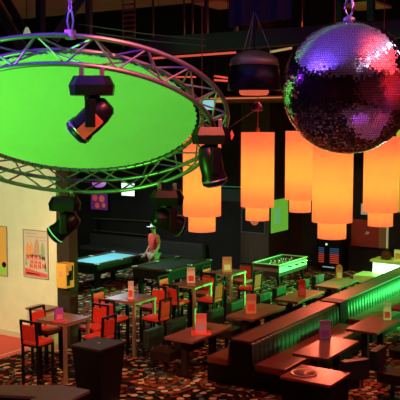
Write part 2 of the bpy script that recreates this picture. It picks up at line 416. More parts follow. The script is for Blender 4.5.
# ------------------------------------------------------------------ moving head lights
GREENGLINT = mat('painted_green_glint', (0.35, 0.8, 0.4), 0.3, emit=(0.1, 0.8, 0.2), es=0.6)  # glowing rim stands in for green light reflected off the cloth
REDL = mat('red_lens_glass', (0.5, 0.08, 0.04), 0.2, emit=(0.8, 0.10, 0.04), es=0.25)
PURL = mat('violet_lens_glass', (0.2, 0.08, 0.5), 0.15, emit=(0.2, 0.06, 0.5), es=0.15)
SATIN = mat('satin_black_plastic', (0.006, 0.006, 0.007), 0.35, spec=0.3)
def moving_head(loc, yaw, tilt, label, s=1.0, strip=None, pan=R(90)):
    YM = Matrix.Rotation(pan, 4, 'Z')
    t = thing('moving_head_light', label, 'stage light', loc, yaw, 'moving head lights on the ring')
    # clamps
    for sx in (-.09, .09):
        MB().box((sx*s-.02, -.03, -.05*s), (sx*s+.02, .03, .03), .006).build('clamp', STEEL, t)
    # octagonal base
    poly = [(-.19,-.07), (-.13,-.14), (.13,-.14), (.19,-.07), (.19,.07), (.13,.14), (-.13,.14), (-.19,.07)]
    b = MB(); p0 = [b.b.verts.new((x*s, y*s, -.05*s)) for x, y in [(q[0]*.82, q[1]*.82) for q in poly]]
    p1 = [b.b.verts.new((x*s*1.04, y*s, -.13*s)) for x, y in poly]; p2 = [b.b.verts.new((x*s*.97, y*s*.94, -.22*s)) for x, y in poly]
    b.b.faces.new(p0); b.b.faces.new(p2[::-1])
    for A, B in ((p0, p1), (p1, p2)):
        for k in range(8): b.b.faces.new((A[k], A[(k+1)%8], B[(k+1)%8], B[k]))
    b.build('base', SATIN, t)
    y = MB(); y.lathe([(.07*s, -.26*s), (.07*s, -.215*s)], 16)
    y.box((-.15*s, -.045*s, -.29*s), (.15*s, .045*s, -.25*s), .012*s)
    for sx in (-1, 1): y.box((sx*.15*s-.02*s, -.045*s, -.50*s), (sx*.15*s+.02*s, .045*s, -.255*s), .012*s)
    bmesh.ops.transform(y.b, matrix=YM, verts=y.b.verts)
    y.build('yoke', SATIN, t)
    m = YM @ Matrix.Translation((0, 0, -.42*s)) @ Matrix.Rotation(tilt, 4, 'X')
    h = MB()
    pr = [(.06, .20), (.095, .17), (.115, .08), (.12, -.02), (.115, -.10), (.125, -.13), (.125, -.20), (.10, -.215)]
    h.lathe([(r*s, z*s) for r, z in pr], 20, m)
    hd = h.build('head', SATIN, t)
    MB().lathe([(.001, -.217*s), (.092*s, -.217*s), (.092*s, -.225*s), (.001, -.232*s)], 20, m, caps=False).build('lens', PURL if strip != 'red' else REDL, hd)
    rimm = MB().tube([m @ Vector((.126*s*math.cos(a), .126*s*math.sin(a), -.165*s)) for a in [2*math.pi*k/24 for k in range(24)]], .008*s, 6, closed=True).build('rim', GREENGLINT if strip == 'green' else ALU, hd)
    return t
mh = moving_head(chord_at(1, 92) + Vector((0,0,-.04)), R(33), R(48), 'black moving head light on the upper near side of the ring before green cloth', 1.0, None, R(90))
mhh = [c for c in mh.children if c.name.startswith('head')][0]
MB().box((-.01, -.135, -.17), (.10, -.09, .06), .01, mat=Matrix.Translation((0, 0, -.42)) @ Matrix.Rotation(R(48), 4, 'Y')).build('display_panel', REDL, mhh)
moving_head(chord_at(1, 65, False) + Vector((0,0,-.02)), R(33), R(50), 'black moving head light with painted green glint on its rim, hanging beside the cream wall', 0.95, 'green', R(90))
mh3 = moving_head(chord_at(1, 211) + Vector((0,0,-.02)), R(33), R(-12), 'black moving head light in front of the leftmost orange pendant lamp', 1.0, None, R(110))
moving_head(chord_at(1, 167, False) + Vector((0,0,-.06)), R(33), R(70), 'dark moving head light hanging over the pool tables below the ring', 1.0, None, R(-60))
o = MB().prism([(0,-.05), (.022,0), (0,.05), (-.022,0)], -.004, .004, Matrix.Rotation(R(90), 4, 'X')).build('warning_badge', mat('red_badge', (.9,.12,.08), .4, emit=(.9,.12,.08), es=.3), mh3)
o.location = (.205, -.03, -.13); o['label'] = 'red diamond badge'

# ------------------------------------------------------------------ black dome lamp
dl = thing('dome_lamp', 'large black dome lamp with olive top hanging left of the mirror ball', 'lamp', place(254, 91, 9.5))
MB().lathe([(.29, 0), (.305, .01), (.30, .16), (.28, .28), (.26, .30), (.25, .29), (.28, .15), (.27, .02)], 40, caps=False).build('lamp_shade', SATIN, dl)
MB().lathe([(.285, .285), (.27, .36), (.20, .42), (.10, .45), (.05, .46)], 32).build('dome_cap', mat('olive_metal', (.40, .36, .17), .35, .6), dl)
MB().lathe([(.001, -.045), (.15, -.045), (.17, -.02), (.17, .02), (.001, .035)], 32, caps=False).build('light_disc', mat('red_glow_disc', (.7,.1,.05), .4, emit=(1, .16, .08), es=.6), dl)
MB().tube([(0,0,.45), (0,0,2.2)], .012, 6).build('cord', BLACK, dl)
for k in range(3):
    a = R(120*k+20); MB().tube([(.2*math.cos(a), .2*math.sin(a), .42), (0,0,.9)], .004, 5).build('stay_wire', WIRE, dl)

# ------------------------------------------------------------------ mirror ball
BC = place(348, 88, 6.8); BR = .54
mbt = thing('mirror_ball', 'big mirror ball covered in small square tiles, glinting violet and pink', 'mirror ball', BC)
MB().ball((0,0,0), BR-.006, 64, 40).build('core', mat('ball_core', (0.02, 0.015, 0.02), 0.5), mbt)
tl = MB(); NR = 88; sz = math.pi*BR/NR
for i in range(NR):
    ph = math.pi*(i+.5)/NR - math.pi/2
    nn = max(3, round(2*math.pi*BR*math.cos(ph)/sz)); off = random.random()
    for k in range(nn):
        a = 2*math.pi*(k+off)/nn
        nrm = Vector((math.cos(ph)*math.cos(a), math.cos(ph)*math.sin(a), math.sin(ph)))
        e = Vector((-math.sin(a), math.cos(a), 0)); u = nrm.cross(e)
        jn = (nrm + e*random.gauss(0, .03) + u*random.gauss(0, .03)).normalized()
        e = (e - jn*e.dot(jn)).normalized(); u = jn.cross(e)
        w = 2*math.pi*BR*math.cos(ph)/nn*.425; h = sz*.425; c = nrm*BR
        tl.b.faces.new([tl.b.verts.new(c + e*x*w + u*y*h) for x, y in ((-1,-1), (1,-1), (1,1), (-1,1))])
MIRROR = mat('mirror_tile', (0.9, 0.9, 0.92), 0.05, 1.0)
me = bpy.data.meshes.new('mirror_tiles'); tl.b.to_mesh(me); tl.b.free(); me.materials.append(MIRROR)
to = bpy.data.objects.new('mirror_tiles', me); COL.objects.link(to); to.parent = mbt
MB().lathe([(.05, .53), (.05, .56), (.02, .58)], 16).build('top_cap', STEEL, mbt)
MB().tube([(0,0,.57), (-.03,0,.61), (-.035,0,.65), (-.012,0,.75), (.012,0,.75), (.035,0,.65), (.03,0,.61)], .010, 8, closed=True).build('hook', CHROME, mbt)
mbt.children[-1].location = (.0, 0, 0); mbt.children[-1].rotation_euler.z = R(33)
MB().tube([(0,0,.75), (0,0,4.1)], .006, 6).build('hanging_wire', STEEL, mbt)

# ------------------------------------------------------------------ pendant lamps
def shade_mat():
    m = bpy.data.materials.new('orange_lamp_fabric'); m.use_nodes = True; nt = m.node_tree; N = nt.nodes; L = nt.links
    for n in list(N): N.remove(n)
    out = N.new('ShaderNodeOutputMaterial'); d = N.new('ShaderNodeBsdfDiffuse'); t = N.new('ShaderNodeBsdfTranslucent')
    d.inputs[0].default_value = (0.6, 0.2, 0.05, 1); t.inputs[0].default_value = (0.52, 0.62, 0.10, 1)
    e = N.new('ShaderNodeEmission'); e.inputs[0].default_value = (1.0, 0.135, 0.085, 1); e.inputs[1].default_value = 0.60
    mx = N.new('ShaderNodeMixShader'); mx.inputs[0].default_value = 0.75; ad = N.new('ShaderNodeAddShader')
    L.new(d.outputs[0], mx.inputs[1]); L.new(t.outputs[0], mx.inputs[2]); L.new(mx.outputs[0], ad.inputs[0]); L.new(e.outputs[0], ad.inputs[1]); L.new(ad.outputs[0], out.inputs[0])
    return m
SHADE = shade_mat()
def pendant(loc, h, label, w=.275):
    'loc is the bottom of the lower drum'
    t = thing('pendant_lamp', label, 'pendant lamp', loc, 0, 'orange drum pendant lamps')
    zl = .225; wl = w*.71; h -= .04
    up = MB().lathe([(w, zl), (w, zl+h), (w-.006, zl+h), (w-.006, zl)], 48, caps=False)
    up.b.faces.ensure_lookup_table()
    up.build('upper_shade', SHADE, t)
    MB().lathe([(w-.008, zl+h-.01), (wl, zl+h-.01), (.02, zl+h-.01)], 40, caps=False).build('top_diffuser', SHADE, t)
    MB().lathe([(wl, 0), (wl, zl+.12), (wl-.006, zl+.12), (wl-.006, 0)], 48, caps=False).build('lower_shade', SHADE, t)
    MB().lathe([(.022, zl+h-.01), (.03, zl+h+.04), (.012, zl+h+.08)], 12).build('socket_cap', REDCAP, t)
    MB().tube([(0, 0, zl+h+.07), (0, 0, 8.99-loc[2])], .007, 6).build('cord', REDCAP, t)
    for z in (.36*h+zl, .66*h+zl):
        l = bpy.data.lights.new('bulb', 'POINT'); l.color = (1, .60, .16); l.energy = 5.6; l.shadow_soft_size = .06
        b = bpy.data.objects.new('bulb', l); COL.objects.link(b); b.parent = t; b.location = (0, 0, z)
    l = bpy.data.lights.new('bulb', 'POINT'); l.color = (1, .62, .25); l.energy = 1.8; l.shadow_soft_size = .04
    b = bpy.data.objects.new('bulb', l); COL.objects.link(b); b.parent = t; b.location = (0, 0, zl*.95)
    return t
REDCAP = mat('red_flex', (.45, .07, .04), .5)
pendant((-6.46, 10.0, 3.06), 1.2, 'orange drum pendant lamp partly behind a black moving head light')
pendant((-6.67, 12.02, 3.01), 1.27, 'orange drum pendant lamp standing clear between its neighbours, cord in view')
pendant((-6.61, 13.5, 3.02), 1.27, 'orange drum pendant lamp set farther back, half hidden by the central one')
pendant((-4.64, 10.47, 3.04), 1.22, 'widest orange drum pendant lamp directly below the mirror ball')
pendant((-4.70, 12.46, 3.00), 1.22, 'rightmost orange drum pendant lamp under the right side of the mirror ball')
# small ceiling fixture where a cord begins
o = thing('ceiling_rose', 'small plum round fixture above the clear-standing orange pendant', 'fixture', place(257, 108, 13.8))
MB().lathe([(.09, -.05), (.10, 0), (.07, .06), (.03, .10)], 20).build('cup', mat('plum_metal', (.25, .06, .2), .3, .7), o)
MB().tube([(-.6,-.25,-.45), (-.02,0,-.02)], .01, 6).build('stay_rod', BROWNS, o)

# ------------------------------------------------------------------ bar height tables and chairs
def bar_table(x0, y0, w, d, label):
    'x0, y0: front corner nearest the gallery is (x0+w, y0)'
    t = thing('bar_table', label, 'table', (x0+w/2, y0+d/2, 0), 0, 'tall tables with metal legs')
    MB().box((-w/2, -d/2, 1.06), (w/2, d/2, 1.10), .006).build('tabletop', TABLEWOOD, t)
    e = MB()
    for a, b in (((-w/2,-d/2), (w/2,-d/2)), ((w/2,-d/2), (w/2,d/2)), ((w/2,d/2), (-w/2,d/2)), ((-w/2,d/2), (-w/2,-d/2))):
        e.bar((*a, 1.062), (*b, 1.062), .012, .034)
    e.build('metal_edge', METAL, t)
    for sx in (-1, 1):
        for q in (-1, 1):
            MB().box((sx*(w/2-.035)-.028, q*(d/2-.035)-.028, 0), (sx*(w/2-.035)+.028, q*(d/2-.035)+.028, 1.06), .004).build('leg', METAL if (sx == 1) else BLACK, t)
    return t
bar_table(-10.47, 10.72, .68, .68, 'tall square table nearest the cream wall, purple card on top')
bar_table(-10.60, 12.78, .76, .74, 'tall square table between the cream wall column and dark box chairs')
bar_table(-10.32, 14.76, .60, .72, 'tall square table ringed by red chairs below the left pendant lamp')
bar_table(-10.40, 16.45, .60, .68, 'tall square table next to the football table')
def bar_chair():
    t = thing('bar_chair', 'x', 'chair', (0,0,0))
    MB().box((-.2, -.2, .74), (.2, .21, .80), .02).build('seat', RED, t)
    for sx in (-1, 1):
        MB().box((sx*.18-.019, -.205, 0), (sx*.18+.019, -.167, .75)).build('leg', BLACK, t)
        MB().box((sx*.18-.019, .167, 0), (sx*.18+.019, .205, .75)).build('leg', BLACK, t)
    for a, b in (((-.18,-.185), (.18,-.185)), ((-.18,.185), (.18,.185)), ((-.18,-.185), (-.18,.185)), ((.18,-.185), (.18,.185))):
        MB().bar((*a, .28), (*b, .28), .022).build('stretcher', BLACK, t)
    fr = MB()
    for a, b in (((-.18,-.185), (.18,-.185)), ((-.18,.185), (.18,.185)), ((-.18,-.185), (-.18,.185)), ((.18,-.185), (.18,.185))):
        fr.bar((*a, .725), (*b, .725), .03)
    fr.build('seat_frame', BLACK, t)
    bf = MB()
    for sx in (-1, 1): bf.bar((sx*.18, -.19, .74), (sx*.18, -.225, 1.17), .036)
    bf.bar((-.194, -.225, 1.165), (.194, -.225, 1.165), .034)
    bf.build('back_frame', BLACK, t)
    m = Matrix.Rotation(R(4.6), 4, 'X')
    MB().box((-.165, -.135, .83), (.165, -.105, 1.11), .012, mat=m).build('backrest', RED, t)
    return t
proto = None
def put_chair(x, y, rz, label):
    global proto
    if proto is None:
        proto = bar_chair(); proto.location = (x, y, 0); proto.rotation_euler.z = rz; tag(proto, label, 'chair', 'red chairs at the tall tables')
    else: dup(proto, (x, y, 0), rz, label)
# local +Y is the way the chair faces
put_chair(-10.26, 10.52, 0, 'red tall chair in front, its back to us, nearest the red floor')
put_chair(-10.72, 11.22, R(-90), 'red tall chair against the cream wall, behind the purple card table')
put_chair(-9.55, 11.38, R(90), 'red tall chair half hidden behind the tapered black stand')
put_chair(-10.08, 11.82, R(180), 'red tall chair under the yellow wall box, facing us')
put_chair(-10.22, 12.62, 0, 'red tall chair seen from behind, just right of the black stand')
put_chair(-10.86, 13.15, R(-90), 'red tall chair on the wall side of the second tall table')
put_chair(-9.55, 13.12, R(90), 'red tall chair backing onto the dark box chairs')
put_chair(-10.18, 13.86, R(180), 'red tall chair behind the second tall table, facing us')
put_chair(-10.05, 14.55, 0, 'red tall chair with its back to us at the third tall table')
put_chair(-10.62, 15.15, R(-90), 'red tall chair on the pool side of the third tall table')
put_chair(-9.58, 15.17, R(90), 'red tall chair right of the third tall table, turned leftward')
put_chair(-10.05, 15.62, R(180), 'red tall chair squeezed between the third and fourth tall tables')
put_chair(-10.12, 16.20, R(0), 'red tall chair in front of the table beside the football table')
put_chair(-10.52, 16.8, R(-90), 'red tall chair with green-lit frame on the pool side of the fourth tall table')
put_chair(-9.50, 16.78, R(90), 'red tall chair with green-lit frame right of the fourth tall table')
put_chair(-10.1, 17.42, R(180), 'red tall chair facing us in front of the football table')

# ------------------------------------------------------------------ dining tables
def dining_table(x0, y0, w, d, label, leg_x=0.0):
    t = thing('dining_table', label, 'table', (x0+w/2, y0+d/2, 0), 0, 'low brown tables along the booths')
    MB().box((-w/2, -d/2, .70), (w/2, d/2, .75), .006).build('tabletop', TABLEWOOD, t)
    for q in (-1, 1):
        MB().box((leg_x-.06, q*(d/2-.22)-.05, .04), (leg_x+.06, q*(d/2-.22)+.05, .70), .006).build('leg', VINYL, t)
        MB().box((leg_x-.17, q*(d/2-.22)-.05, 0), (leg_x+.17, q*(d/2-.22)+.05, .04), .006).build('foot', BLACK, t)
    MB().bar((leg_x, -d/2+.25, .66), (leg_x, d/2-.25, .66), .08, .06).build('apron', VINYL, t)
    return t
dining_table(-8.60, 12.05, .62, 1.37, 'brown dining table nearest us, left of the long booth, pink cards on it')
dining_table(-8.53, 14.12, .62, 1.40, 'brown dining table second along the left side of the booth')
dining_table(-8.46, 16.05, .58, 1.38, 'brown dining table with a round-topped red card, before the football table')
dining_table(-8.38, 17.94, .60, 1.30, 'brown dining table farthest along, its edge lit green')
dining_table(-6.16, 12.35, .64, 1.36, 'red-lit brown dining table with violet card, right side of booth')
dining_table(-6.08, 14.42, .62, 1.24, 'red-lit brown dining table with white and red card, right of booth')
dining_table(-6.02, 16.55, .62, 1.30, 'brown dining table cut by the right edge of the photo')

DSTEEL = mat('dull_dark_steel', (.10, .09, .08), .5, .7)
def box_chair():
    t = thing('box_chair', 'x', 'chair', (0,0,0))
    MB().box((-.22, -.20, .31), (.22, .24, .48), .02).build('seat', VINYL, t)
    MB().box((-.24, -.33, .50), (.24, -.20, .83), .018).build('backrest', VINYLG, t)
    for sx in (-.12, .12): MB().box((sx-.02, -.26, .33), (sx+.02, -.185, .52)).build('back_bracket', STEEL, t)
    MB().tube([(0,0,.02), (0,0,.32)], .035, 12).build('pedestal', DSTEEL, t)
    MB().lathe([(.20, 0), (.20, .012), (.05, .03), (.04, .05)], 24).build('base_plate', DSTEEL, t)
    return t
bp = None
def put_box(x, y, rz, label):
    global bp
    if bp is None:
        bp = box_chair(); bp.location = (x, y, 0); bp.rotation_euler.z = rz; tag(bp, label, 'chair', 'dark padded box chairs')
    else: dup(bp, (x, y, 0), rz, label)
put_box(-8.68, 12.20, R(-90), 'dark padded box chair nearest us at the table left of the booth')
put_box(-8.74, 13.03, R(-90), 'dark padded box chair second from us beside the nearest left table')
put_box(-8.57, 14.18, R(-90), 'dark box chair, first of two at the second table left of the booth')
put_box(-8.62, 15.05, R(-90), 'green-lit box chair, farther of two at the second table left of the booth')
put_box(-8.54, 16.16, R(-90), 'green-lit box chair, nearer of two at the third left table')
put_box(-8.56, 16.98, R(-90), 'green-lit box chair, farther of two at the third left table')
put_box(-8.46, 18.02, R(-90), 'green-lit box chair, nearer of two at the farthest left table')
put_box(-8.46, 18.86, R(-90), 'green-lit box chair, farther of two at the farthest left table')
put_box(-5.24, 12.44, R(57), 'dark box chair with red-lit top right of the violet card table')
put_box(-4.69, 13.16, R(-90), 'dark box chair standing alone between two red-lit tables')
put_box(-4.95, 14.60, R(80), 'dark box chair on a chrome stem at the right edge of the photo')

# ------------------------------------------------------------------ booth
def booth(y0, y1, label):
    t = thing('booth_bench', label, 'bench', (-7.17, y0, 0), 0, 'double-sided booth benches'); L = y1-y0
    MB().box((-.16, 0, 0), (.22, L, .81)).build('back_core', PLINTH, t)
    MB().box((-.15, -.01, .81), (.23, L, .85), .008).build('top_cap', CAPWOOD, t)
    MB().box((-.19, 0, .81), (-.15, L, .858), .006).build('raised_edge', VINYL, t)
    MB().box((.22, 0, 0), (.87, L, .33)).build('plinth', PLINTH, t)
    MB().box((-.66, 0, 0), (-.16, L, .33)).build('plinth', PLINTH, t)
    MB().box((.30, .01, .33), (.89, L-.01, .45), .03).build('seat_cushion', SEATV, t)
    MB().box((-.68, .01, .33), (-.24, L-.01, .45), .03).build('seat_cushion', SEATV, t)
    for sx, x in ((1, .22), (-1, -.16)):
        p = MB(); n = int(L/.16); w = L/n; seg = 6; v0 = []; v1 = []; vt_ = []
        for k in range(n*seg+1):
            yy = k*w/seg; b = abs(math.sin(math.pi*k/seg))**.6
            xx = x + sx*(.03+.055*b)
            v0.append(p.b.verts.new((xx+sx*.02, yy, .42))); v1.append(p.b.verts.new((xx, yy, .79))); vt_.append(p.b.verts.new((x, yy, .81)))
        for k in range(n*seg):
            for A, B in ((v0, v1), (v1, vt_)):
                f = p.b.faces.new((A[k], A[k+1], B[k+1], B[k])); f.smooth = True
        p.build('pleated_backrest', VINYLG, t)
    return t
booth(12.30, 15.95, 'nearer long double-sided booth bench with brown top and pleated back')
booth(16.35, 21.2, 'farther long booth bench with bright green pleated back')
o = MB().box((-7.34, 15.97, 0), (-6.86, 16.32, .87), .006).build('booth_divider', PLINTH); tag(o, 'dark upright divider box between the two booth benches', 'divider')
# box table by the booth's near end
bt = thing('box_table', 'solid black box table with glossy red-lit top at the near end', 'table', (-5.32, 11.47, 0))
MB().box((-.40, -.36, 0), (.40, .36, .71), .006).build('body', PLINTH, bt)
MB().box((-.42, -.38, .71), (.42, .38, .75), .006).build('tabletop', wood('glossy_red_wood', (.34, .07, .05), (.40, .095, .06), .22, (30, 2, 30)), bt)
tr = thing('reflected_ring', 'red-brown disc with pale rim, put in for a reflected light ring on the black box table', 'tray', (-5.50, 11.43, .752))  # disc and rim put in for a bright ring of reflected light
MB().lathe([(.17, 0), (.175, .006), (.001, .006)], 40).build('ring_centre', mat('ring_centre_red', (.42, .12, .07), .25), tr)
MB().lathe([(.17, 0), (.205, 0), (.21, .012), (.20, .014), (.172, .007)], 48, caps=False).build('rim', mat('pale_ring_glow', (1.0, .85, .55), .25, .2), tr)
# tapered stand
bn = thing('tapered_stand', 'black tapered square stand in the front, wider at the top', 'stand', (-8.72, 10.35, 0))
MB().box((-.30, -.32, 0), (.30, .32, .96), .006, taper=.78).build('body', BLACK, bn)
MB().box((-.31, -.33, .96), (.31, .33, 1.0), .006).build('top_panel', mat('black_laminate', (.03, .022, .016), .6, spec=.3), bn)
MB().lathe([(.03, 1.0), (.028, 1.006), (.001, 1.008)], 16).build('glint_disc', CHROME, bn)  # chrome disc put in for a glossy glint on the top
# low L-shaped partition in the foreground
def gp(px, py, z):
    a = place(px, py, 1.0); c = Vector((0,0,CAMZ)); k = (z-CAMZ)/(a.z-CAMZ); return (a-c)*k + c
pt = thing('low_partition', 'low dark olive partition cut by the bottom edge of the photo', 'partition', (-7.9, 8.0, 0))
poly = [gp(px, py, .95) for px, py in ((-14,385), (62,385), (90,390), (62,404), (22,404), (37,396.5), (-14,394))]
MB().prism([(p.x+7.9, p.y-8.0) for p in poly], 0, .91).build('body', PLINTH, pt)
MB().prism([(p.x+7.9, p.y-8.0) for p in poly], .91, .95).build('top_cap', mat('olive_laminate', (.20, .17, .11), .5), pt)

# ------------------------------------------------------------------ menu cards
MPINK = mat('pink_print', (.85, .25, .22), .5); MWHITE = mat('white_card', (.85, .78, .72), .5); MPURP = mat('purple_print', (.42, .10, .62), .5)
MLIL = mat('lilac_print', (.48, .36, .62), .5); MRED = mat('red_print', (.85, .08, .06), .5)
def menu(x, y, z, h, w, m1, m2, label, rz=0, tray=True, round_top=False, n=2):
    t = thing('menu_stand', label, 'menu card', (x, y, z), rz, 'menu cards standing on the tables')
    if tray: MB().box((-w*.9, -w*.9, 0), (w*.9, w*.9, .008), .002).build('tray', MRED, t)
    for s in (-1, 1)[:n]:
        m = Matrix.Translation((0, s*.045, .008)) @ Matrix.Rotation(R(s*10), 4, 'X')
        if round_top:
            pl = [(-w/2, 0), (w/2, 0), (w/2, h-w/2)] + [(w/2*math.cos(a), h-w/2+w/2*math.sin(a)) for a in [R(15*k) for k in range(1, 12)]] + [(-w/2, h-w/2)]
            mm = m @ Matrix.Rotation(R(90), 4, 'X')
            MB().prism(pl, -.004, .004, mm).build('card', m1, t)
        else:
            MB().box((-w/2, -.004, 0), (w/2, .004, h), mat=m).build('card', m1, t)
        MB().box((-w*.34, -.007, h*.12), (w*.34, .007, h*.48), mat=m).build('print_panel', m2, t)
    return t
def on(px, py, z): p = gp(px, py, z); return p.x, p.y
for (px, py, zt, h, w, a, b, lab, rz, tr, rt) in (
    (59, 320.5, 1.10, .22, .15, MPURP, MPINK, 'purple menu card on the tall table by the cream wall', 60, True, False),
    (131, 299, 1.10, .36, .11, MWHITE, MRED, 'narrow white and red menu card on the second tall table', 30, True, False),
    (191, 283, 1.10, .34, .18, MWHITE, MRED, 'white menu card with red dot on the third tall table', 40, False, False),
    (227, 272, 1.10, .36, .22, MPINK, MWHITE, 'pink and white menu card on the tall table by the football table', 40, False, False),
    (201, 333, .75, .36, .20, MPINK, MLIL, 'pink menu card pair on the dining table nearest us, left of booth', 35, True, False),
    (251, 313.5, .75, .40, .21, MPINK, MRED, 'tall pink menu card on the second left dining table', 35, False, False),
    (302, 297, .75, .40, .16, MRED, MPINK, 'red round-topped menu card on the third left dining table', 35, False, True),
    (339, 280, .75, .38, .16, MRED, MPINK, 'red round-topped menu card on the farthest left dining table', 35, False, True),
    (325, 339, .75, .34, .20, MLIL, MPURP, 'lilac menu card pair on the red-lit table right of the booth', 35, False, False),
    (387, 320, .75, .34, .15, MWHITE, MRED, 'white menu card with red bottle print at the right of the photo', 35, False, False)):
    x, y = on(px, py, zt); menu(x, y, zt, h, w, a, b, lab, R(rz), tr, rt)

# ------------------------------------------------------------------ football table
ft = thing('football_table', 'table football game with pale sides, lit green, in front of the column', 'game table', (-10.37, 20.0, 0))
W2, L2 = .39, .84
s = MB()
s.box((-W2, -L2, .60), (-W2+.04, L2, .90)); s.box((W2-.04, -L2, .60), (W2, L2, .90)); s.box((-W2+.04, -L2, .60), (W2-.04, -L2+.04, .90)); s.box((-W2+.04, L2-.04, .60), (W2-.04, L2, .90)); s.box((-W2+.04, -L2+.04, .60), (W2-.04, L2-.04, .63))
s.build('cabinet', mat('dark_brown_cabinet', (.07, .035, .025), .5), ft)
MB().box((-W2+.04, -L2+.04, .72), (W2-.04, L2-.04, .74)).build('pitch', mat('pitch_grey', (.35, .32, .28), .5), ft)
for sx in (-1, 1): MB().box((min(sx*W2, sx*(W2+.008)), -L2+.02, .70), (max(sx*W2, sx*(W2+.008)), L2-.02, .86)).build('side_panel', mat('pale_panel', (.75, .8, .7), .5) if sx < 0 else bpy.data.materials['pale_panel'], ft)
for q in (-1, 1): MB().box((-W2+.02, min(q*L2, q*(L2+.008)), .72), (W2-.02, max(q*L2, q*(L2+.008)), .81)).build('end_panel', mat('tan_panel', (.45, .25, .18), .5) if q < 0 else bpy.data.materials['tan_panel'], ft)
r_ = MB()
for a, b in (((-W2,-L2), (W2,-L2)), ((W2,-L2), (W2,L2)), ((W2,L2), (-W2,L2)), ((-W2,L2), (-W2,-L2))): r_.bar((*a, .91), (*b, .91), .05, .02)
r_.build('top_rail', mat('pale_rail', (.8, .78, .6), .4), ft)
for k in range(8):
    y = -L2+.16+k*(2*L2-.32)/7
    rod = MB().tube([(-W2-.16, y, .84), (W2+.16, y, .84)], .008, 8).build('rod', CHROME, ft)
    MB().tube([(W2+.10 if k % 2 else -W2-.20, y, .84), (W2+.20 if k % 2 else -W2-.10, y, .84)], .017, 8).build('handle', BLACK, rod)
    n = (1, 2, 3, 5)[min(k, 7-k)]
    for j in range(n):
        pm = MB(); x = (j-(n-1)/2)*.12; pm.box((x-.012, y-.01, .76), (x+.012, y+.01, .87), .004); pm.ball((x, y, .885), .014, 8, 6)
        pm.build('player_figure', mat('player_red', (.8,.2,.12), .4) if (k, j) == (0, 0) else (mat('player_white', (.8,.75,.65), .4) if (k, j) == (1, 0) else bpy.data.materials['player_red' if k % 2 == 0 else 'player_white']), rod)
for sx in (-1, 1):
    for q in (-1, 1):
        MB().bar((sx*(W2-.10), q*(L2-.16), .60), (sx*(W2+.02), q*(L2-.06), 0), .07).build('leg', BLACK, ft)

# ------------------------------------------------------------------ pool tables
def pool_table(x0, y0, x1, y1, cloth, label):
    cx, cyy = (x0+x1)/2, (y0+y1)/2; w, d = (x1-x0)/2, (y1-y0)/2
    t = thing('pool_table', label, 'pool table', (cx, cyy, 0), 0, 'pool tables')
    MB().box((-w+.02, -d+.02, .52), (w-.02, d-.02, .76), .02).build('frame', BLACK, t)
    MB().box((-w+.10, -d+.10, .76), (w-.10, d-.10, .775)).build('playing_cloth', cloth, t)
    r = MB()
    for a, b in (((-w+.05,-d+.05), (w-.05,-d+.05)), ((w-.05,-d+.05), (w-.05,d-.05)), ((w-.05,d-.05), (-w+.05,d-.05)), ((-w+.05,d-.05), (-w+.05,-d+.05))): r.bar((*a, .79), (*b, .79), .10, .05)
    r.build('rail', wood('dark_rail', (.05,.03,.02), (.08,.045,.03), .25), t)
    for sx in (-1, 1):
        for q in (-1, 0, 1):
            MB().lathe([(.07, .800), (.075, .818), (.045, .818), (.045, .795)], 16, Matrix.Translation((sx*(w-.06), q*(d-.06), 0)), caps=False).build('pocket', mat('pocket_steel', (.55,.55,.5), .4, .5) if (sx, q) == (-1,-1) else bpy.data.materials.get('pocket_steel'), t)
            if q: MB().box((sx*(w-.17)-.07, q*(d-.2)-.07, 0), (sx*(w-.17)+.07, q*(d-.2)+.07, .54), .01, taper=.75).build('leg', BLACK, t)
    return t
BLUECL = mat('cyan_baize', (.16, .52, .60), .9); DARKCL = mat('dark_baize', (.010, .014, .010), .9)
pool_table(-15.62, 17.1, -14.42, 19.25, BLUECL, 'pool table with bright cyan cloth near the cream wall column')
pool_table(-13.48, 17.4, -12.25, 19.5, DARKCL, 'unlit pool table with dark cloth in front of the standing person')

# pool room sofa, picture, screens
sf = thing('wall_sofa', 'long dark sofa against the back wall behind the cyan pool table', 'sofa', (-16.4, 21.5, 0))
MB().box((-2.2, -.35, .12), (2.4, .3, .38), .03).build('base', VINYL, sf)
MB().box((-2.2, -.38, .38), (2.4, .22, .50), .04).build('seat', mat('dark_grey_vinyl', (.05,.045,.04), .5), sf)
MB().box((-2.2, .18, .38), (2.4, .42, .85), .05).build('backrest', mat('dark_grey_vinyl.001', (.05,.045,.04), .5), sf)
for x in (-2.0, 0, 2.2):
    MB().box((x-.04, -.25, 0), (x+.04, -.17, .12)).build('leg', BLACK, sf)
# cue rack rail
cr = thing('cue_rail', 'long dark wall rail for cues above the sofa', 'rail', (-17.0, 21.9, 1.36))
MB().bar((-1.6, 0, 0), (1.0, 0, 0.06), .05, .04).build('upper_rail', BROWNS, cr)
MB().bar((-1.6, 0, -.42), (1.0, 0, -.42), .03, .03).build('lower_rail', BROWNS, cr)
for x in (-1.4, .8): MB().box((x-.03, -.02, -.46), (x+.03, .1, .05)).build('bracket', BLACK, cr)
pc = thing('framed_picture', 'small framed picture of red and violet shapes on the dark pool room wall', 'picture', (-18.35, 21.93, 1.95))
MB().box((-.42, -.02, -.33), (.42, .065, .33), .01).build('frame', BLACK, pc)
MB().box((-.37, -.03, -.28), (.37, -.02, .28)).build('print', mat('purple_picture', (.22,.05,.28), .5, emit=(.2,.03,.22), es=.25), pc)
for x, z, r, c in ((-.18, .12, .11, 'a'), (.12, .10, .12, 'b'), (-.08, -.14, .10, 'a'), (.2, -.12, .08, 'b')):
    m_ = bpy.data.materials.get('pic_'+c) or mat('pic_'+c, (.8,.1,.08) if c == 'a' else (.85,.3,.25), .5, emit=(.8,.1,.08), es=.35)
    MB().lathe([(r, 0), (r, .006)], 20, Matrix.Translation((x, -.03, z)) @ Matrix.Rotation(R(90), 4, 'X')).build('printed_disc', m_, pc)
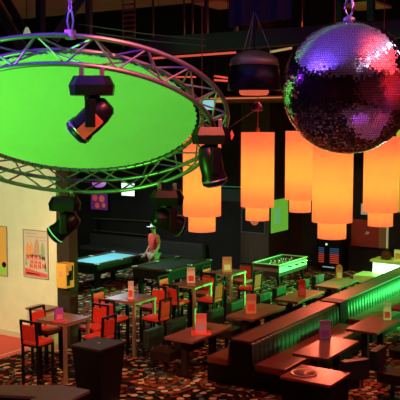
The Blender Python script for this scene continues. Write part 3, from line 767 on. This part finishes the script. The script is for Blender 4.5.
sc_ = thing('wall_screen', 'bright white screen on the dark wall seen through the lower truss', 'screen', (-17.1, 21.93, 2.42))
MB().box((-.30, -.02, -.24), (.30, .06, .24), .01).build('bezel', BLACK, sc_)
MB().box((-.27, -.03, -.21), (.27, -.02, .21)).build('display', mat('white_screen', (.8,.85,.85), .4, emit=(.9,1,1), es=1.2), sc_)
tv = thing('television', 'small cyan glowing television seen through the right side of the ring', 'television', place(209, 105, 20))
MB().box((-.18, -.03, -.14), (.18, .04, .14), .01).build('bezel', BLACK, tv)
MB().box((-.155, -.04, -.115), (.155, -.03, .115)).build('display', mat('cyan_screen', (.3,.6,.7), .4, emit=(.35,.8,.9), es=.7), tv)
MB().tube([(0,0,.14), (0,0,3.4)], .015, 6).build('ceiling_pole', BLACK, tv)
pl = thing('purple_lamp', 'purple glowing lantern seen between the lower truss tubes', 'lamp', place(99, 183, 20))
MB().ball((0,0,0), .17, 20, 12, (1,1,.65)).build('globe', mat('purple_globe', (.5,.15,.7), .4, emit=(.5,.12,.75), es=.6), pl)
MB().tube([(0,0,.1), (0,0,5.3)], .01, 6).build('cord', BLACK, pl)

# ------------------------------------------------------------------ things on the walls
def text(name, body, size, m, loc, rot, parent=None, extrude=.005):
    c = bpy.data.curves.new(name, 'FONT'); c.body = body; c.size = size; c.extrude = extrude; c.align_x = 'LEFT'
    c.materials.append(m)
    o = bpy.data.objects.new(name, c); COL.objects.link(o); o.location = loc; o.rotation_euler = rot
    me = bpy.data.meshes.new_from_object(o.evaluated_get(bpy.context.evaluated_depsgraph_get()))
    bpy.data.objects.remove(o); o = bpy.data.objects.new(name, me); COL.objects.link(o); o.location = loc; o.rotation_euler = rot
    if parent: o.parent = parent
    return o
sg = thing('wall_sign', 'green glowing letters on the dark wall between two orange lamps', 'sign', (-13.72, 21.96, 2.30))
text('lettering', 'sound&l', .27, mat('green_neon', (.1,.5,.15), .4, emit=(.08,.65,.16), es=.5), (0, 0, 0), (R(90), 0, 0), sg)
MB().box((-.05, 0, -.10), (1.0, .03, .28)).build('backing_board', mat('sign_board', (.012,.03,.015), .5), sg)
sg.children[0].location = (0, -.01, .02)
gl = MB().box((-13.6, 21.9, 2.66), (-12.0, 21.95, 2.69)).build('light_bar', mat('green_bar', (.05,.3,.1), .5, emit=(.03,.25,.07), es=.3))
tag(gl, 'thin dim green light bar above the glowing letters', 'light bar')
ar = MB().prism([(0,-.06), (.14,.0), (.14,.10), (0,.0)], 0, .03, Matrix.Translation((-11.95, 21.96, 2.7)) @ Matrix.Rotation(R(90), 4, 'X')).build('arrow_sign', bpy.data.materials['green_neon'])
tag(ar, 'tiny green glowing arrow mark on the column beside the orange lamp', 'sign')
# posters on the cream wall
def poster(x0, x1, z0, z1, label, ground, pieces):
    t = thing('poster', label, 'poster', ((x0+x1)/2, 12.665, (z0+z1)/2), 0, 'framed posters on the cream wall')
    w, h = (x1-x0)/2, (z1-z0)/2
    fr = MB()
    for a, b in (((-w,-h), (w,-h)), ((w,-h), (w,h)), ((w,h), (-w,h)), ((-w,h), (-w,-h))): fr.bar((a[0], -.015, a[1]), (b[0], -.015, b[1]), .02, .02)
    fr.build('frame', mat('thin_grey_frame', (.35,.28,.2), .5), t)
    MB().box((-w, -.012, -h), (w, 0, h)).build('print', ground, t)
    for nm, m, poly in pieces:
        MB().prism([(u*w, v*h) for u, v in poly], .0125, .014, Matrix.Rotation(R(90), 4, 'X')).build(nm, m, t)
    return t
PC = mat('poster_cream', (.60, .50, .38), .6); PR = mat('poster_red', (.70, .10, .08), .6); PO = mat('poster_orange', (.75, .33, .14), .6); PG = mat('poster_green', (.25, .40, .20), .6)
def blob(cx, cz, rx, rz, n=10): return [(cx+rx*math.cos(2*math.pi*k/n), cz+rz*math.sin(2*math.pi*k/n)) for k in range(n)]
PD = mat('poster_dusty', (.50, .30, .22), .6)
pcs = [('red_band', PR, [(-.92,-.95), (.92,-.95), (.92,-.80), (-.92,-.62)])]
pcs += [('printed_figure', PO, [(-.85,-.12), (-.8,.25), (-.65,.52), (-.5,.3), (-.35,.55), (-.2,.25), (-.15,-.12)]), ('printed_figure', PD, [(-.2,-.1), (-.12,.35), (.02,.62), (.16,.66), (.3,.4), (.34,-.1)]),
        ('printed_figure', PG, [(.4,-.2), (.42,.3), (.52,.5), (.62,.5), (.72,.25), (.74,-.2)]), ('printed_figure', PG, [(-.9,-.5), (-.8,-.15), (-.7,-.5)]), ('printed_figure', PG, [(.7,-.7), (.78,-.2), (.9,-.7)])]
for i, (a, b, c, h_) in enumerate(((-.78, -.52, -.16, .10), (-.46, -.2, -.14, .12), (-.12, .16, -.14, .12), (.24, .44, -.13, .11), (.50, .78, -.16, .10), (-.45, -.18, -.34, .08), (-.12, .14, -.34, .08), (.2, .44, -.34, .08), (-.52, -.25, -.52, .11), (-.18, .1, -.52, .11), (.18, .45, -.51, .11), (.52, .82, -.48, .12))):
    pcs.append(('printed_letter_block', PR, [(a, c-h_), (a+.08, c-h_), (a+.09, c), ((a+b)/2, c-h_*.4), (b-.08, c-h_), (b, c-h_*.6), (b-.03, c+h_), (b-.10, c+h_), ((a+b)/2, c+h_*.3), (a+.06, c+h_), (a+.01, c+h_*.8)]))
for k, (a, b) in enumerate(((-.8, .1), (-.7, .8), (.3, .85))): pcs.append(('printed_line', PD, [(a, .84-.13*k), (b, .84-.13*k), (b, .87-.13*k), (a, .87-.13*k)]))
pcs.append(('printed_line', PC, [(-.8, -.86), (.3, -.88), (.3, -.84), (-.8, -.80)]))
poster(-12.70, -12.0, 1.36, 2.37, 'cream poster with orange figures and a red band, nearest the column', PC, pcs)
poster(-13.85, -13.2, 1.31, 2.39, 'orange poster with green foot, cut by the left edge of the photo', mat('poster_amber', (.85,.42,.08), .6), [('green_foot', mat('lime_print', (.35,.65,.08), .6), [(-.95,-.95), (.95,-.95), (.95,-.6), (-.95,-.6)]), ('printed_figure', BLACK, blob(.7, -.55, .2, .12))])
# yellow box on the column
yb = thing('wall_box', 'yellow wall box with black and red print on the dark column', 'wall box', (-11.42, 12.655, 1.53))
MB().box((-.14, -.24, -.25), (.13, 0.004, .25), .008).build('body', mat('yellow_enamel', (.85,.45,.07), .45), yb)
for u0, u1, z0, z1, m in ((-.22, -.13, -.2, .02, BLACK), (-.15, -.03, -.1, .10, BLACK), (-.17, -.09, -.03, .08, MRED), (-.07, -.02, .1, .2, BLACK), (-.22, -.17, .08, .18, PO)):
    MB().box((.13, u0, z0), (.134, u1, z1)).build('printed_mark', m, yb)
MB().box((-.06, -.244, -.02), (.04, -.24, .1)).build('printed_mark', PO, yb)
# small cream cabinet behind the first table, below the yellow box
cb = thing('side_stand', 'small cream stand at the foot of the cream wall', 'stand', (-11.75, 12.2, 0))
MB().box((-.24, -.2, 0), (.24, .2, .85), .01).build('body', mat('cream_laminate', (.6,.5,.3), .5), cb)
MB().box((-.26, -.22, .85), (.26, .22, .89), .006).build('top_panel', TABLEWOOD, cb)
# picture with orange disc on the brown column
cp = thing('framed_picture', 'black framed picture of an orange disc on the brown column', 'picture', (-12.32, 21.97, 1.66))
MB().box((-.42, -.03, -.38), (.42, 0, .38), .01).build('frame', mat('dull_grey_frame', (.12,.10,.12), .4), cp)
MB().box((-.38, -.035, -.34), (.38, -.03, .34)).build('print', BLACK, cp)
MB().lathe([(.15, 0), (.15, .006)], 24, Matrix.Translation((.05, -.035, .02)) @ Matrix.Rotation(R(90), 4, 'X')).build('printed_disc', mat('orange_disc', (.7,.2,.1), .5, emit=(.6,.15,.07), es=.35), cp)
gp_ = thing('framed_picture', 'bright green poster on the side of the brown column', 'poster', (-11.79, 22.65, 1.75))
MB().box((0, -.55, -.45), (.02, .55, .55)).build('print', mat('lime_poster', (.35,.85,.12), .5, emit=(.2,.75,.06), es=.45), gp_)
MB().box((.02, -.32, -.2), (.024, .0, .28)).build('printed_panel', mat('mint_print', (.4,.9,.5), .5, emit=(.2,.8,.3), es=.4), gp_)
# jukebox machine
jk = thing('jukebox', 'tall black machine with rows of blue and red lights at the back', 'jukebox', (-10.6, 24.0, 0))
MB().box((-.42, -.28, 0), (.42, .28, 1.15), .03).build('cabinet', BLACK, jk)
MB().box((-.36, -.30, .18), (.36, -.28, 1.08), .006).build('front_panel', SATIN, jk)
LB = mat('blue_strip_light', (.05,.12,.3), .4, emit=(.05,.16,.38), es=.3); LR = mat('red_strip_light', (.5,.05,.03), .4, emit=(.85,.09,.05), es=.35)
for k in range(8):
    for a, b in ((-.34, -.16), (.04, .34)):
        MB().box((a, -.31, .28+k*.062), (b, -.30, .315+k*.062)).build('light_row', LR if k < 5 else LB, jk)
MB().box((-.2, -.31, .13), (.2, -.30, .16)).build('lit_badge', mat('blue_white_glow', (.3,.5,.6), .4, emit=(.3,.6,.7), es=.5), jk)
MB().lathe([(.035, 0), (.035, .01)], 12, Matrix.Translation((-.08, -.30, .86)) @ Matrix.Rotation(R(90), 4, 'X')).build('lit_button', mat('white_glow', (.8,.9,.9), .4, emit=(.8,.9,.9), es=.8), jk)
# red panel with emblem and striped column
rpn = thing('wall_panel', 'dull red wall panel with a small cream emblem behind the farthest table', 'panel', (-9.6, 24.28, 1.22))
MB().box((-.48, -.05, -.42), (.42, 0, .42), .006).build('panel', mat('dull_red_panel', (.42,.045,.03), .5, noise=.15, nscale=3), rpn)
MB().lathe([(.05, 0), (.05, .008)], 20, Matrix.Translation((.05, -.05, .02)) @ Matrix.Rotation(R(90), 4, 'X')).build('emblem', MWHITE, rpn)
MB().tube([(-.02,-.06,-.03), (.05,-.06,.05), (.12,-.06,.03)], .012, 6).build('emblem_swoosh', MWHITE, rpn)
stc = thing('slatted_strip', 'narrow yellow-brown slatted strip right of the red wall panel', 'panel', (-9.04, 24.2, .8))
MB().box((-.13, 0, 0), (.13, .08, .90)).build('board', mat('ochre_board', (.30,.19,.07), .5), stc)
for k in range(14): MB().box((-.12, -.012, .03+k*.062), (.10, 0, .065+k*.062)).build('slat', mat('ochre_slat', (.5,.34,.12), .5) if k == 0 else bpy.data.materials['ochre_slat'], stc)
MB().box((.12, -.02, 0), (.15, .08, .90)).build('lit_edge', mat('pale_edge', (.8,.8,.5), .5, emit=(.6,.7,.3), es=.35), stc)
for i, (px, py, w, h, l) in enumerate(((357.5, 211, .17, .20, 'pale framed notice on the rear wall, left of two above the red panel'), (369, 213, .13, .16, 'pale framed notice on the rear wall, right of two above the red panel'), (359, 190, .13, .22, 'dark picture with pale triangle glimpsed between two orange lamps'))):
    p = place(px, py, 25.2)
    t = thing('framed_notice', l, 'picture', (p.x, 24.29, p.z + (0)), 0, 'framed notices on the rear wall')
    MB().box((-w, -.03, -h), (w, 0, h), .006).build('frame', BLACK, t)
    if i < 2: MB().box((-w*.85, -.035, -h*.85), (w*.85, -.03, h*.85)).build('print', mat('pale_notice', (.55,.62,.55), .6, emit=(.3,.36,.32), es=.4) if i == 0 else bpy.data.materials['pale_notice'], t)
    else: MB().prism([(-w*.8, -h*.8), (w*.8, h*.7), (w*.8, -h*.1)], .03, .035, Matrix.Rotation(R(90), 4, 'X')).build('print', bpy.data.materials['pale_notice'], t)
# bar counter
ct = thing('bar_counter', 'bar counter with glowing white and green front at the right', 'counter', (-7.4, 22.1, 0))
MB().box((-1.05, -.25, 0), (3.0, .3, .78), .01).build('body', mat('white_panel', (.7,.8,.7), .5), ct)
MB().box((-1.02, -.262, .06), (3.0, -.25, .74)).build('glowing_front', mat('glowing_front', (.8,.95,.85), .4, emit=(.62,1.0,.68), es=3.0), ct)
MB().box((-1.10, -.32, .78), (3.0, .36, .84), .01).build('countertop', mat('yellow_green_top', (.70,.62,.20), .4), ct)
def jar(x, label, m):
    t = thing('glass_jar', label, 'jar', (x, 22.05, .84), 0, 'things on the bar counter')
    MB().lathe([(.10, 0), (.15, .04), (.16, .14), (.12, .22), (.09, .25)], 20).build('bowl', m, t)
    MB().lathe([(.11, .25), (.11, .28), (.02, .31)], 20).build('lid', BLACK, t)
jar(-8.12, 'dark red round jar at the left end of the bar counter', mat('dark_red_glass', (.10,.015,.015), .15))
for x, l in ((-7.75, 'pale printed card standing on the bar beside the red jar'), (-7.42, 'pale printed card on the bar at the right edge')):
    t = thing('counter_card', l, 'card', (x, 22.02, .84), 0, 'printed cards on the bar counter')
    MB().box((-.14, 0, 0), (.14, .02, .30)).build('card', MWHITE, t)
    MB().box((-.10, -.006, .06), (.10, 0, .2)).build('print_panel', PO, t)
# pale padded stool
st = thing('padded_stool', 'pale green-lit padded stool just left of the glowing bar counter', 'stool', (-8.40, 21.45, 0))
MB().box((-.30, -.36, .30), (.30, .36, .50), .03).build('seat', mat('pale_vinyl', (.75,.8,.45), .4), st)
MB().box((-.04, -.04, .03), (.04, .04, .30)).build('pedestal', STEEL, st)
MB().lathe([(.2, 0), (.2, .02), (.05, .04)], 20).build('base_plate', STEEL, st)
# lime banner at the right edge
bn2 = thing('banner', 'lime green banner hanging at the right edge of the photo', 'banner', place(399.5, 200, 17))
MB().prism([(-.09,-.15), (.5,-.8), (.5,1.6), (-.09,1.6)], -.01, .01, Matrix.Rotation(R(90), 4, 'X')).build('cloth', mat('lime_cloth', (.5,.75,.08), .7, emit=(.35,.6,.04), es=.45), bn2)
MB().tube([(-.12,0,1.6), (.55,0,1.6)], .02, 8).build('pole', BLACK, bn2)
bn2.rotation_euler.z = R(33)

# ------------------------------------------------------------------ person by the pool tables
def skinned(verts, edges, radii, name, m, parent, sub=2, extra=None):
    me = bpy.data.meshes.new(name); me.from_pydata(verts, edges, [])
    tmp = bpy.data.objects.new(name, me); COL.objects.link(tmp)
    md = tmp.modifiers.new('skin', 'SKIN'); md.use_smooth_shade = True
    for i, r in enumerate(radii):
        r = r if isinstance(r, tuple) else (r, r)
        me.skin_vertices[0].data[i].radius = r
    me.skin_vertices[0].data[0].use_root = True
    sb = tmp.modifiers.new('sub', 'SUBSURF'); sb.levels = sub; sb.render_levels = sub
    dg = bpy.context.evaluated_depsgraph_get(); ev = tmp.evaluated_get(dg)
    nm = bpy.data.meshes.new_from_object(ev)
    if extra:
        b = bmesh.new(); b.from_mesh(nm); x = MB(); x.b.free(); x.b = b; extra(x); b.to_mesh(nm); b.free()
    nm.materials.clear(); nm.materials.append(m)
    for p in nm.polygons: p.use_smooth = True
    bpy.data.objects.remove(tmp)
    o = bpy.data.objects.new(name, nm); COL.objects.link(o); o.parent = parent
    return o
pe = thing('person', 'person in red shirt and white cap standing behind the dark pool table', 'person', (-13.88, 18.95, 0), R(-20))
SKIN = mat('skin', (.42, .22, .14), .6)
V = [(0,0,.94), (0,0,1.12), (0,.01,1.34), (0,.01,1.47), (0,.0,1.55), (0,-.015,1.63), (0,-.01,1.71)]
E_ = [(0,1), (1,2), (2,3), (3,4), (4,5), (5,6)]; Rr = [(.13,.10), (.12,.095), (.14,.10), (.07,.07), (.05,.055), (.075,.09), (.06,.075)]
def addv(p, r, par):
    V.append(p); Rr.append(r); E_.append((par, len(V)-1)); return len(V)-1
for sx in (-1, 1):
    a = addv((sx*.17, .01, 1.41), .055, 2); a = addv((sx*.22, .02, 1.12), .042, a); a = addv((sx*.20, -.14, .92), .032, a)
    h = addv((sx*.19, -.19, .88), (.038,.02), a)
    for k in range(4):
        f = addv((sx*.19-.03+.02*k, -.25-.006*(k in (1,2)), .85), .009, h); addv((sx*.19-.03+.02*k, -.27, .81), .008, f)
    f = addv((sx*.15, -.20, .85), .010, h); addv((sx*.135, -.23, .82), .009, f)
    l = addv((sx*.09, 0, .88), .09, 0); l = addv((sx*.10, -.01, .50), .058, l); l = addv((sx*.11, .02, .10), .040, l); addv((sx*.12, -.12, .04), (.04,.03), l)
def face(x):
    x.ball((0, -.105, 1.635), .016, 8, 6, (1, 1.2, 1.3))
    for s_ in (-1, 1):
        x.ball((s_*.03, -.088, 1.665), .010, 8, 6); x.ball((s_*.076, -.005, 1.645), .018, 8, 6, (.5, .8, 1.4))
    x.ball((0, -.095, 1.595), .014, 8, 6, (1.6, .6, .4))
skinned(V, E_, Rr, 'body', SKIN, pe, 2, face)
sv = [(0,0,.96), (0,0,1.14), (0,.01,1.34), (0,.01,1.46), (-.17,.01,1.42), (-.225,.02,1.2), (.17,.01,1.42), (.225,.02,1.2)]
skinned(sv, [(0,1), (1,2), (2,3), (2,4), (4,5), (2,6), (6,7)], [(.165,.13), (.15,.12), (.17,.125), (.085,.08), (.075,.075), (.066,.066), (.075,.075), (.066,.066)], 'shirt', mat('red_shirt', (.75,.07,.04), .8, emit=None), pe)
tv_ = [(0,0,.93), (-.09,0,.87), (-.10,-.01,.5), (-.11,.02,.12), (.09,0,.87), (.10,-.01,.5), (.11,.02,.12)]
skinned(tv_, [(0,1), (1,2), (2,3), (0,4), (4,5), (5,6)], [(.15,.12), (.11,.11), (.08,.08), (.07,.07), (.11,.11), (.08,.08), (.07,.07)], 'trousers', mat('beige_trousers', (.35,.28,.18), .8), pe)
MB().lathe([(.095, 1.69), (.098, 1.72), (.085, 1.77), (.05, 1.80), (.01, 1.81)], 20).box((-.08, -.20, 1.695), (.08, -.06, 1.708), .004).build('cap', mat('white_cap', (.75,.75,.72), .7), pe)
MB().lathe([(.085, 1.63), (.092, 1.69)], 20, Matrix.Translation((0, .015, 0))).build('hair', BLACK, pe)
for sx in (-1, 1): MB().box((sx*.12-.045, -.17, 0), (sx*.12+.045, .08, .08), .02).build('shoe', BLACK, pe)
